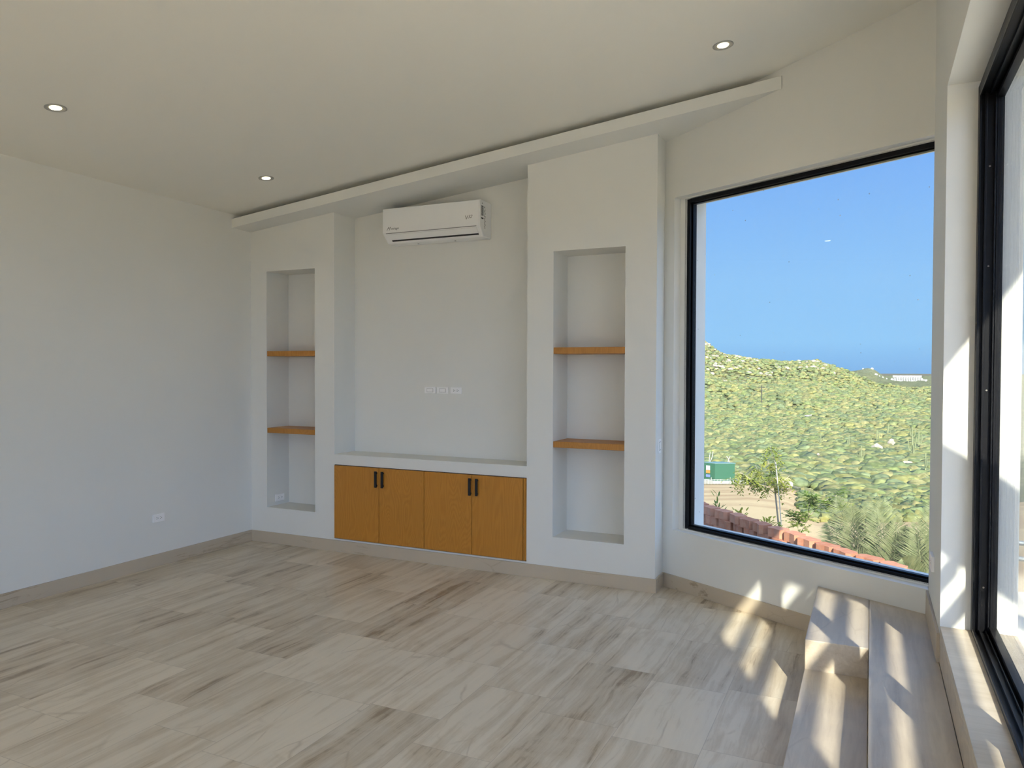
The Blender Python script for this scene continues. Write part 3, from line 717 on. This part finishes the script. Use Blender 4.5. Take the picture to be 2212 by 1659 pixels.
palm((-.05, 8.55, -.98), [((-.62, 8.2, -.32), (0, 0, .14)), ((-.40, 8.7, -.12), (-.04, 0, .14)), ((-.30, 8.5, .20), (-.03, 0, .10)), ((-.15, 8.3, .16), (-.05, 0, .05)), ((-.02, 8.7, .12), (-.0, 0, .05)), ((-.68, 8.6, -.50), (.0, 0, .15)), ((-.42, 8.1, -.45), (0, 0, .12))],
     'grey-green young palm behind the bricks, left one with fronds over the sand', 1)
palm((.16, 8.25, -.96), [((.04, 8.2, .24), (.05, 0, .05)), ((.12, 8.5, .22), (.0, 0, .0)), ((.24, 8.1, .10), (.05, 0, .04)), ((-.18, 8.0, -.28), (-.02, 0, .16)), ((.34, 8.4, -.05), (.05, 0, .1)), ((.02, 7.95, -.42), (0, 0, .12))],
     'grey-green young palm behind the bricks, the middle one with upright fronds', 2)
palm((.50, 8.15, -.92), [((.52, 8.2, .26), (.05, 0, .03)), ((.40, 8.0, .12), (-.03, 0, .05)), ((.62, 8.3, .22), (.04, 0, .06)), ((.28, 7.9, -.25), (-.04, 0, .14)), ((.36, 8.2, -.02), (-.03, 0, .1)), ((.42, 7.85, -.48), (0, 0, .1)), ((.66, 8.0, -.1), (.05, 0, .14))],
     'grey-green young palm behind the bricks, the one nearest the right window edge', 3)
# low leafy plants just behind the bricks
def lowplant(c, rad, h, n, L, B, mat, label, seed, name='leafy_plant', zl=-.1):
    r = random.Random(seed); c = Vector(c); t = MB()
    for i in range(n):
        d = rdir(r, 0, 1); p = c + Vector((d.x * rad * r.random(), d.y * rad * r.random(), h * r.random()))
        leaf(t, p, d + Vector((0, 0, .3)), (0, 0, 1), L * (.7 + .6 * r.random()), B * (.7 + .6 * r.random()))
        if i % 3 == 0: t.tube([c + Vector(((p.x - c.x) * .4, (p.y - c.y) * .4, -.06)), p], .003, .002, 4)
    return tag(t.build(name, mat, at=c), label, 'plant')
lowplant((-1.80, 10.15, -.98), .10, .84, 46, .09, .022, 'leaf2', 'dark narrow-leaved plant poking up behind the left bricks', 11)
lowplant((-1.48, 9.95, -.98), .17, .70, 110, .055, .028, 'leafy', 'yellow-green plant behind the shaded bricks, left of the young tree', 12)
lowplant((-1.15, 9.95, -.98), .15, .62, 110, .06, .034, 'leafy', 'yellow-green plant at the foot of the slender young tree', 13)
lowplant((-.96, 9.4, -.98), .10, .66, 60, .05, .034, 'leaf2', 'small round-leaved green plant right of the tree stake', 14)

# ------------------------------------------------------------------ terracotta paver wall
M['brick'] = None
m, t = new_mat('terracotta_block')
oi = t.n('ShaderNodeObjectInfo').outputs['Random']; nn = t.noise(t.obj(), 14, 5, .7)
cc = t.mix(t.ramp(oi, [(0, 0), (1, 1)]), (.36, .125, .065), (.50, .21, .12)); cc = t.mix(t.ramp(nn, [(.4, 0), (.75, .6)]), cc, (.50, .33, .22)); cc = t.mix(t.ramp(nn, [(.25, .6), (.4, 0)]), cc, (.20, .11, .08))
t.out(t.bsdf(cc, .9, .15, 0, t.bump(nn, .35, .006))); M['brick'] = m
A = Vector((-2.55, 10.4, 0)); B = Vector((.66, 6.85, 0)); dv = (B - A); Lw = dv.length; dv.normalize(); nv = Vector((-dv.y, dv.x, 0)); nv = nv if nv.y < 0 else -nv
sp = .262; N = int(Lw / sp); hb = .098; r = random.Random(21)
ordn = ['first', 'second', 'third', 'fourth', 'fifth', 'sixth', 'seventh', 'eighth', 'ninth', 'tenth', 'eleventh', 'twelfth', 'thirteenth', 'fourteenth', 'fifteenth', 'sixteenth', 'seventeenth', 'eighteenth', 'nineteenth', 'twentieth', 'twenty-first', 'twenty-second', 'twenty-third']
crs = ['top course', 'second course down', 'third course down', 'fourth course down', 'bottom course']
bm_cache = []
for k in range(6):
    w = MB(); l, b = (.120, .075) if k % 2 else (.112, .082)
    # interlocking paver: plan outline with clipped corners and a waist
    pl = [(-l, -b * .55), (-l * .72, -b), (-l * .1, -b * .82), (l * .72, -b), (l, -b * .5), (l * .9, b * .6), (l * .55, b), (-l * .2, b * .85), (-l * .75, b), (-l, b * .55)]
    pl = [(x + r.uniform(-.004, .004), y + r.uniform(-.004, .004)) for x, y in pl]
    w.prism(pl, 0, hb - .0015); o = w.build('terracotta_block', 'brick'); bm_cache.append(o)
first = set()
for c_ in range(5):
    for i in range(N):
        k = r.randrange(6); src = bm_cache[k]
        if k in first: o = src.copy(); col.objects.link(o)
        else: o = src; first.add(k)
        p = A + dv * (sp * (i + .5 + (.35 if c_ % 2 else 0))) + nv * (c_ * .014 + r.uniform(-.03, .03)); jit = r.uniform(-.26, .26)
        ztop = -.205 + .02 * math.sin(i * .9)
        o.location = (p.x, p.y, -.195 - (c_ + 1) * hb); o.rotation_euler = (0, 0, math.atan2(dv.y, dv.x) + jit + (math.pi if r.random() < .5 else 0))
        tag(o, 'terracotta block, %s, %s from far end of garden wall' % (crs[c_], ordn[i]), 'paver block', 'terracotta blocks of the garden wall')
for k in range(6):
    if k not in first: bpy.data.objects.remove(bm_cache[k])
w = MB(); e0, e1 = A - dv * .3, B + dv * .4
w.prism([(e0.x - .2, e0.y - .24), (e1.x - .2, e1.y - .24), (e1.x + .14, e1.y + .12), (e0.x + .14, e0.y + .12)], -1.15, -.196 - 5 * hb); w.build('trim_2', 'conc', kind='structure')
w = MB(); w.prism([(-6.5, 5.65), (-1.3, 5.65), (.5, 4.5), (1.4, 4.5), (1.4, 5.6), (e1.x - .22, e1.y - .26), (e0.x - .22, e0.y - .26), (-6.5, 10.3)], -1.14, -.70)
w.build('garden_ground', 'conc', kind='structure')

# ------------------------------------------------------------------ far and middle-distance objects
M['tgreen'] = simple('green_enamel', (.035, .115, .065), .35, .5, 0, .1)
M['tgreen_top'] = simple('green_enamel_lid', (.13, .22, .2), .3, .5, 0, .1)
M['wht'] = simple('white_render', (.50, .49, .46), .8, .2)
M['orange'] = simple('orange_sticker', (.75, .22, .04), .5); M['blue'] = simple('blue_sticker', (.16, .2, .6), .5)
M['rock'] = simple('pale_rock', (.40, .34, .26), .95, .1, 0, .3, 1.2, .5)
zt = -5.9; tf = thing('transformer_box', (-9.3, 52, zt), 'dark green metal transformer cabinet standing on a concrete pad across the sand', 'transformer')
fx0, fy0 = -9.30, 51.3   # near corner
a1 = Vector((-.93, .36, 0)).normalized(); a2 = Vector((.86, .5, 0)).normalized(); nc = Vector((fx0, fy0, zt + .02))
def tb(w, u0, u1, v0, v1, z0, z1):
    p = lambda a, b: (nc.x + a1.x * a + a2.x * b, nc.y + a1.y * a + a2.y * b)
    w.prism([p(u0, v0), p(u1, v0), p(u1, v1), p(u0, v1)], nc.z + z0, nc.z + z1)
w = MB(); tb(w, 0, 1.0, 0, 1.35, .12, 1.12); w.build('cabinet_body', 'tgreen', tf, at=nc, bevel=.02)
w = MB(); tb(w, .03, .97, .03, 1.3, 0, .12); w.build('plinth', 'tgreen', tf, at=nc)
w = MB(); tb(w, -.03, 1.03, -.03, 1.38, 1.12, 1.17); w.build('lid', 'tgreen_top', tf, at=nc, bevel=.01)
for z0, z1, mt, nm in ((.66, .96, 'wht', 'warning_sticker'), (.46, .64, 'orange', 'orange_sticker'), (.2, .36, 'blue', 'blue_sticker')):
    w = MB(); tb(w, .38, .68, -.014, -.004, z0, z1); w.build(nm, mt, tf, at=nc)
w = MB(); p = lambda a, b: (nc.x + a1.x * a + a2.x * b, nc.y + a1.y * a + a2.y * b)
w.prism([p(-.4, -.5), p(1.6, -.5), p(1.6, 2.0), p(-.4, 2.0)], zt - .7, zt + .02); tag(w.build('concrete_pad', 'conc', at=nc), 'pale concrete pad under the green transformer cabinet', 'pad')
lowplant((-10.6, 50.6, -6.0), .5, 1.1, 500, .18, .09, 'leafy', 'yellow-green bush left of the green transformer cabinet', 31, 'round_bush')
r = random.Random(9); w = MB(); p0 = Vector((-10.9, 55.5, -6.4))
for k in range(5):
    a = p0 + Vector((k * .55 - .6, 0, 0)); q = [a]
    for i in range(6): q.append(q[-1] + Vector((r.uniform(-.15, .35) * (1 if k % 2 else -1), .05, r.uniform(.2, .45))))
    w.tube(q, .045, .015, 6)
tag(w.build('dead_branches', 'stake', at=p0), 'bleached bare branches rising behind the green transformer cabinet', 'branches')
# low white picket guard in front of the pad
w = MB(); gp = thing('wire_guard', (-9.4, 49.9, -6.0), 'low pale wire fence in front of the green transformer cabinet', 'fence')
for k in range(15): x = -10.7 + k * .2; w.tube([(x, 50.0, float(hgt(x, 50.0)) - .05), (x, 50.0, float(hgt(x, 50.0)) + .32)], .012, .012, 5)
w.tube([(-10.7, 50, float(hgt(-10.7, 50)) + .3), (-7.9, 50, float(hgt(-7.9, 50)) + .3)], .012, .012, 5); w.build('wire_panel', 'stake', gp, at=(-9.4, 50, -6))
for k, x in enumerate((-10.5, -9.3, -8.1)):
    w = MB(); w.tube([(x, 49.95, float(hgt(x, 50)) - .05), (x, 49.95, float(hgt(x, 50)) + .45)], .025, .025, 6); w.build('post', 'conc', gp, at=(x, 49.95, -6))
# pale dirt road strip and lane across the slope
def strip(name, pts, half, mat, label, cat, dz=.12):
    w = MB(); v = []
    for (x, y, h_) in pts: v += [(x, y - h_, float(hgt(x, y - h_)) + dz), (x, y + h_, float(hgt(x, y + h_)) + dz)]
    w.add(v, [(2 * i, 2 * i + 2, 2 * i + 3, 2 * i + 1) for i in range(len(pts) - 1)]); o = w.build(name, mat); o['kind'] = 'structure'; return o
M['dirt'] = simple('pale_dirt', (.50, .43, .34), .95, .1, 0, .2, 1.0)
strip('dirt_road', [(x, 69 + .05 * x + .5 * math.sin(x * 1.3), 1.0 + .5 * math.sin(x * .9)) for x in np.linspace(-5.5, 7, 40)], 1, 'dirt', '', '')
strip('dirt_track', [(x, 118 - .4 * x, .7) for x in np.linspace(-14, 2, 30)], 1, 'dirt', '', '', .25)
def rockobj(c, s, label, seed):
    V, F = ico(2); rr = np.random.RandomState(seed); q = V * (1 + .14 * rr.randn(len(V)))[:, None] * np.array(s) * .62
    w = MB(); w.add([tuple(v + np.array(c)) for v in q], [tuple(f_) for f_ in F]); tag(w.build('boulder', 'rock', at=c), label, 'boulder', 'pale boulders')
def g(x, y, dz=0): return (x, y, float(hgt(x, y)) + dz)
rockobj(g(-4.15, 44, .25), (.55, .5, .45), 'tan boulder at the far right corner of the sandy lot', 1)
rockobj(g(.9, 125, .9), (1.3, 1.0, 1.0), 'pale boulder on the right slope, the larger lower one', 2)
rockobj(g(3.1, 138, 1.2), (.9, .8, .9), 'small pale boulder above the larger one on the right slope', 3)
rockobj(g(3.6, 92, .7), (.9, .7, .6), 'pale boulder near the right window edge, above the dirt road', 4)
rockobj(g(-6.2, 108, 1.0), (.35, .3, .3), 'small white rock beside the thin dirt track', 5)
# cardon cacti
M['cactus'] = simple('cactus_skin', (.24, .26, .13), .8, .2, 0, .2, 3, .2)
def cactus(x, y, h, arms, label, seed):
    r = random.Random(seed); c = Vector(g(x, y)); w = MB(); w.tube([c - Vector((0, 0, .3)), c + Vector((0, 0, h))], .11 * h / 3, .08 * h / 3, 8)
    for k in range(arms):
        a = r.random() * 6.28; d = Vector((math.cos(a), math.sin(a) * .4, 0)); z0 = h * r.uniform(.15, .4); q = c + Vector((0, 0, z0))
        w.tube([q, q + d * .35 * h / 3 + Vector((0, 0, .1)), q + d * .5 * h / 3 + Vector((0, 0, .6 * h / 3)), q + d * .5 * h / 3 + Vector((0, 0, h * r.uniform(.3, .55)))], .07 * h / 3, .055 * h / 3, 7)
    tag(w.build('cardon_cactus', 'cactus', at=c), label, 'cactus', 'columnar cacti on the slope')
CP = [(5.0, 112, 4.6, 4, 'tall branching cactus at the right edge of the slope, nearest one'), (6.9, 135, 4.4, 4, 'branching cactus high on the right slope beside the window edge'), (-3.2, 138, 3.6, 3, 'branching cactus in the middle of the slope above the track'), (-8.2, 150, 3.6, 3, 'short branching cactus left of the middle of the slope'), (1.2, 168, 4.0, 3, 'cactus on the upper right slope behind the boulders'), (8.0, 180, 4.5, 4, 'distant branching cactus near the right window edge'), (4.9, 84, 3.2, 2, 'cactus beside the pale boulder near the right window edge'), (-1.0, 106, 3.0, 2, 'small cactus just above the end of the thin track'), (3.8, 200, 4.6, 3, 'distant branching cactus on the right of the valley')]
for i, (x, y, h, a_, lb) in enumerate(CP): cactus(x, y, h * .72, a_, lb, i)
# utility pole far on the plain
w = MB(); c = Vector(g(-52.3, 420)); w.tube([c - Vector((0, 0, 1)), c + Vector((0, 0, 10.5))], .28, .2, 6); w.tube([c + Vector((-1.6, 0, 9.2)), c + Vector((1.6, 0, 9.2))], .14, .14, 5); w.tube([c + Vector((-1.2, 0, 7.6)), c + Vector((1.2, 0, 7.6))], .12, .12, 5)
tag(w.build('utility_pole', 'slot', at=c), 'thin dark utility pole far out on the green plain', 'pole')
# bare clearing patches
strip('clearing', [(x, 300 + 2 * math.sin(x), 1.5 + 1.5 * math.sin((x + 23) / 5 * 3.1)) for x in np.linspace(-24, -19.5, 8)], 1, 'dirt', '', '', 1.2)
strip('clearing', [(x, 330 + 2 * math.sin(x), 2.5 + 1.5 * math.sin(x)) for x in np.linspace(-6, 6, 14)], 1, 'dirt', '', '', 1.0)
# hotel and houses on the far plain
ht = thing('hotel_building', (95, 2400, -31), 'long white hotel block with a row of dark bays on the horizon', 'building')
w = MB(); base = float(hgt(95, 2400)) - 4
xs_ = np.linspace(54, 132, 14)
for i in range(13):
    hh = 14.5 - abs(i - 6.5) ** 1.7 * .42; w.box(xs_[i], xs_[i + 1] - 1.2, 2400, 2418, base, base + 5 + max(3, hh))
w.box(50, 142, 2404, 2420, base, base + 8.5); w.box(56, 128, 2402, 2420, base + 14, base + 19.5)
w.build('tower_block', 'wht', ht, at=(95, 2400, base))
w = MB()
for i in range(12): w.box(xs_[i + 1] - 2.2, xs_[i + 1] + .6, 2398.2, 2400.5, base + 6, base + 15)
w.build('dark_bay', 'grey', ht, at=(95, 2400, base))
HS = [(3, 2350, 13, 5, 'white house on the very top of the small far hill'), (-20, 2340, 8, 4, 'white house on the left shoulder of the small far hill'), (12, 2200, 12, 5, 'wide white house at the right foot of the small far hill'), (20, 2190, 5, 4, 'small white house just right of the foot of the far hill'), (28, 2180, 6, 5, 'small white house standing alone between far hill and central villa'), (37, 2180, 6, 4, 'small low white house immediately left of the central villa'), (49, 2170, 10, 6, 'large central white villa on the plain below the horizon'), (56, 2170, 6, 5, 'white house immediately right of the central villa'), (63, 2180, 6, 4, 'small white house between the central villa and the hotel'), (70, 2180, 12, 4, 'wide low white house below the left end of the hotel'), (84, 2180, 9, 4, 'white house below the middle bays of the hotel'), (95, 2180, 12, 6, 'tall white house below the right half of the hotel'), (104, 2190, 14, 4, 'long low white house below the right end of the hotel'), (127, 2200, 8, 6, 'white house at the right window edge on the horizon')]
for x, y, wd_, hh, lb in HS:
    b = float(hgt(x, y)); wd_ *= .55; hh *= .7; w = MB(); w.box(x - wd_ / 2, x + wd_ / 2, y, y + 9, b - 2, b + hh * .6); w.box(x - wd_ * .28, x + wd_ * .2, y + 2, y + 9, b + hh * .6, b + hh)
    tag(w.build('white_house', 'wht', at=(x, y, b)), lb, 'house', 'white houses on the far plain')
# terrace railing seen past the right edge of the door
M['steel'] = simple('grey_steel', (.25, .28, .30), .4, .5, .5)
rl = thing('steel_railing', (1.6, 8.0, -1.0), 'grey steel railing seen through the glass door at the right edge', 'railing')
w = MB()
for z in (-.03, -.17): w.tube([(1.15, 8.0, z), (3.6, 7.7, z)], .022, .022, 8)
w.build('rail', 'steel', rl, at=(1.6, 8, 0))
for x, y in ((1.45, 7.96), (2.5, 7.83), (3.5, 7.71)):
    w = MB(); w.tube([(x, y, -1.05), (x, y, .0)], .022, .022, 8); w.build('post', 'steel', rl, at=(x, y, -.5))

# ------------------------------------------------------------------ light
SUN = Vector((.67, -1.65, 1.0)).normalized()
ld = bpy.data.lights.new('sun', 'SUN'); ld.energy = 9.0; ld.angle = math.radians(.42); ld.color = (1.0, .935, .79)
lo = bpy.data.objects.new('sun', ld); col.objects.link(lo); lo.rotation_euler = SUN.to_track_quat('Z', 'Y').to_euler(); lo.location = (8, -18, 14)
wo = bpy.data.worlds.new('sky'); sc.world = wo; wo.use_nodes = True; t = NT(wo.node_tree); wo.node_tree.nodes.clear()
tc = t.n('ShaderNodeTexCoord').outputs['Generated']; s = t.n('ShaderNodeSeparateXYZ', Vector=tc)
skc = t.ramp(s.outputs[2], [(0.0, (.215, .43, .76)), (.035, (.27, .53, .85)), (.11, (.26, .51, .86)), (.27, (.165, .38, .85)), (.6, (.12, .30, .76)), (1.0, (.11, .27, .70))])
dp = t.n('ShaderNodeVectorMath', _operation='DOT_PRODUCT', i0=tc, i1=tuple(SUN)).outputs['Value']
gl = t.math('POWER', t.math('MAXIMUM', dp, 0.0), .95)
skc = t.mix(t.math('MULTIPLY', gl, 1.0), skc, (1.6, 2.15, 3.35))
skc = t.mix(t.math('LESS_THAN', s.outputs[2], -.004), skc, (.30, .30, .26))
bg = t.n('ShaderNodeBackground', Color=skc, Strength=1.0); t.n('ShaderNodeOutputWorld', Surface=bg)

# ------------------------------------------------------------------ camera
F_ = 1638.6065; pit, rol, yaw = map(math.radians, (1.1245, .178, -25.3207))
fx_, fy_ = math.sin(yaw), math.cos(yaw)
Fv = Vector((fx_ * math.cos(pit), fy_ * math.cos(pit), -math.sin(pit))); Rv = Vector((fy_, -fx_, 0)); Uv = Rv.cross(Fv)
R2 = Rv * math.cos(rol) + Uv * math.sin(rol); U2 = -Rv * math.sin(rol) + Uv * math.cos(rol)
cd = bpy.data.cameras.new('camera'); cam = bpy.data.objects.new('camera', cd); col.objects.link(cam)
cd.sensor_width = 36; cd.lens = F_ / 2212 * 36; cd.clip_end = 20000; cd.clip_start = .01
mw = Matrix.Identity(4)
for i in range(3): mw[i][0] = R2[i]; mw[i][1] = U2[i]; mw[i][2] = -Fv[i]
mw[0][3], mw[1][3], mw[2][3] = 0, 0, 1.5
cam.matrix_world = mw
sc.camera = cam
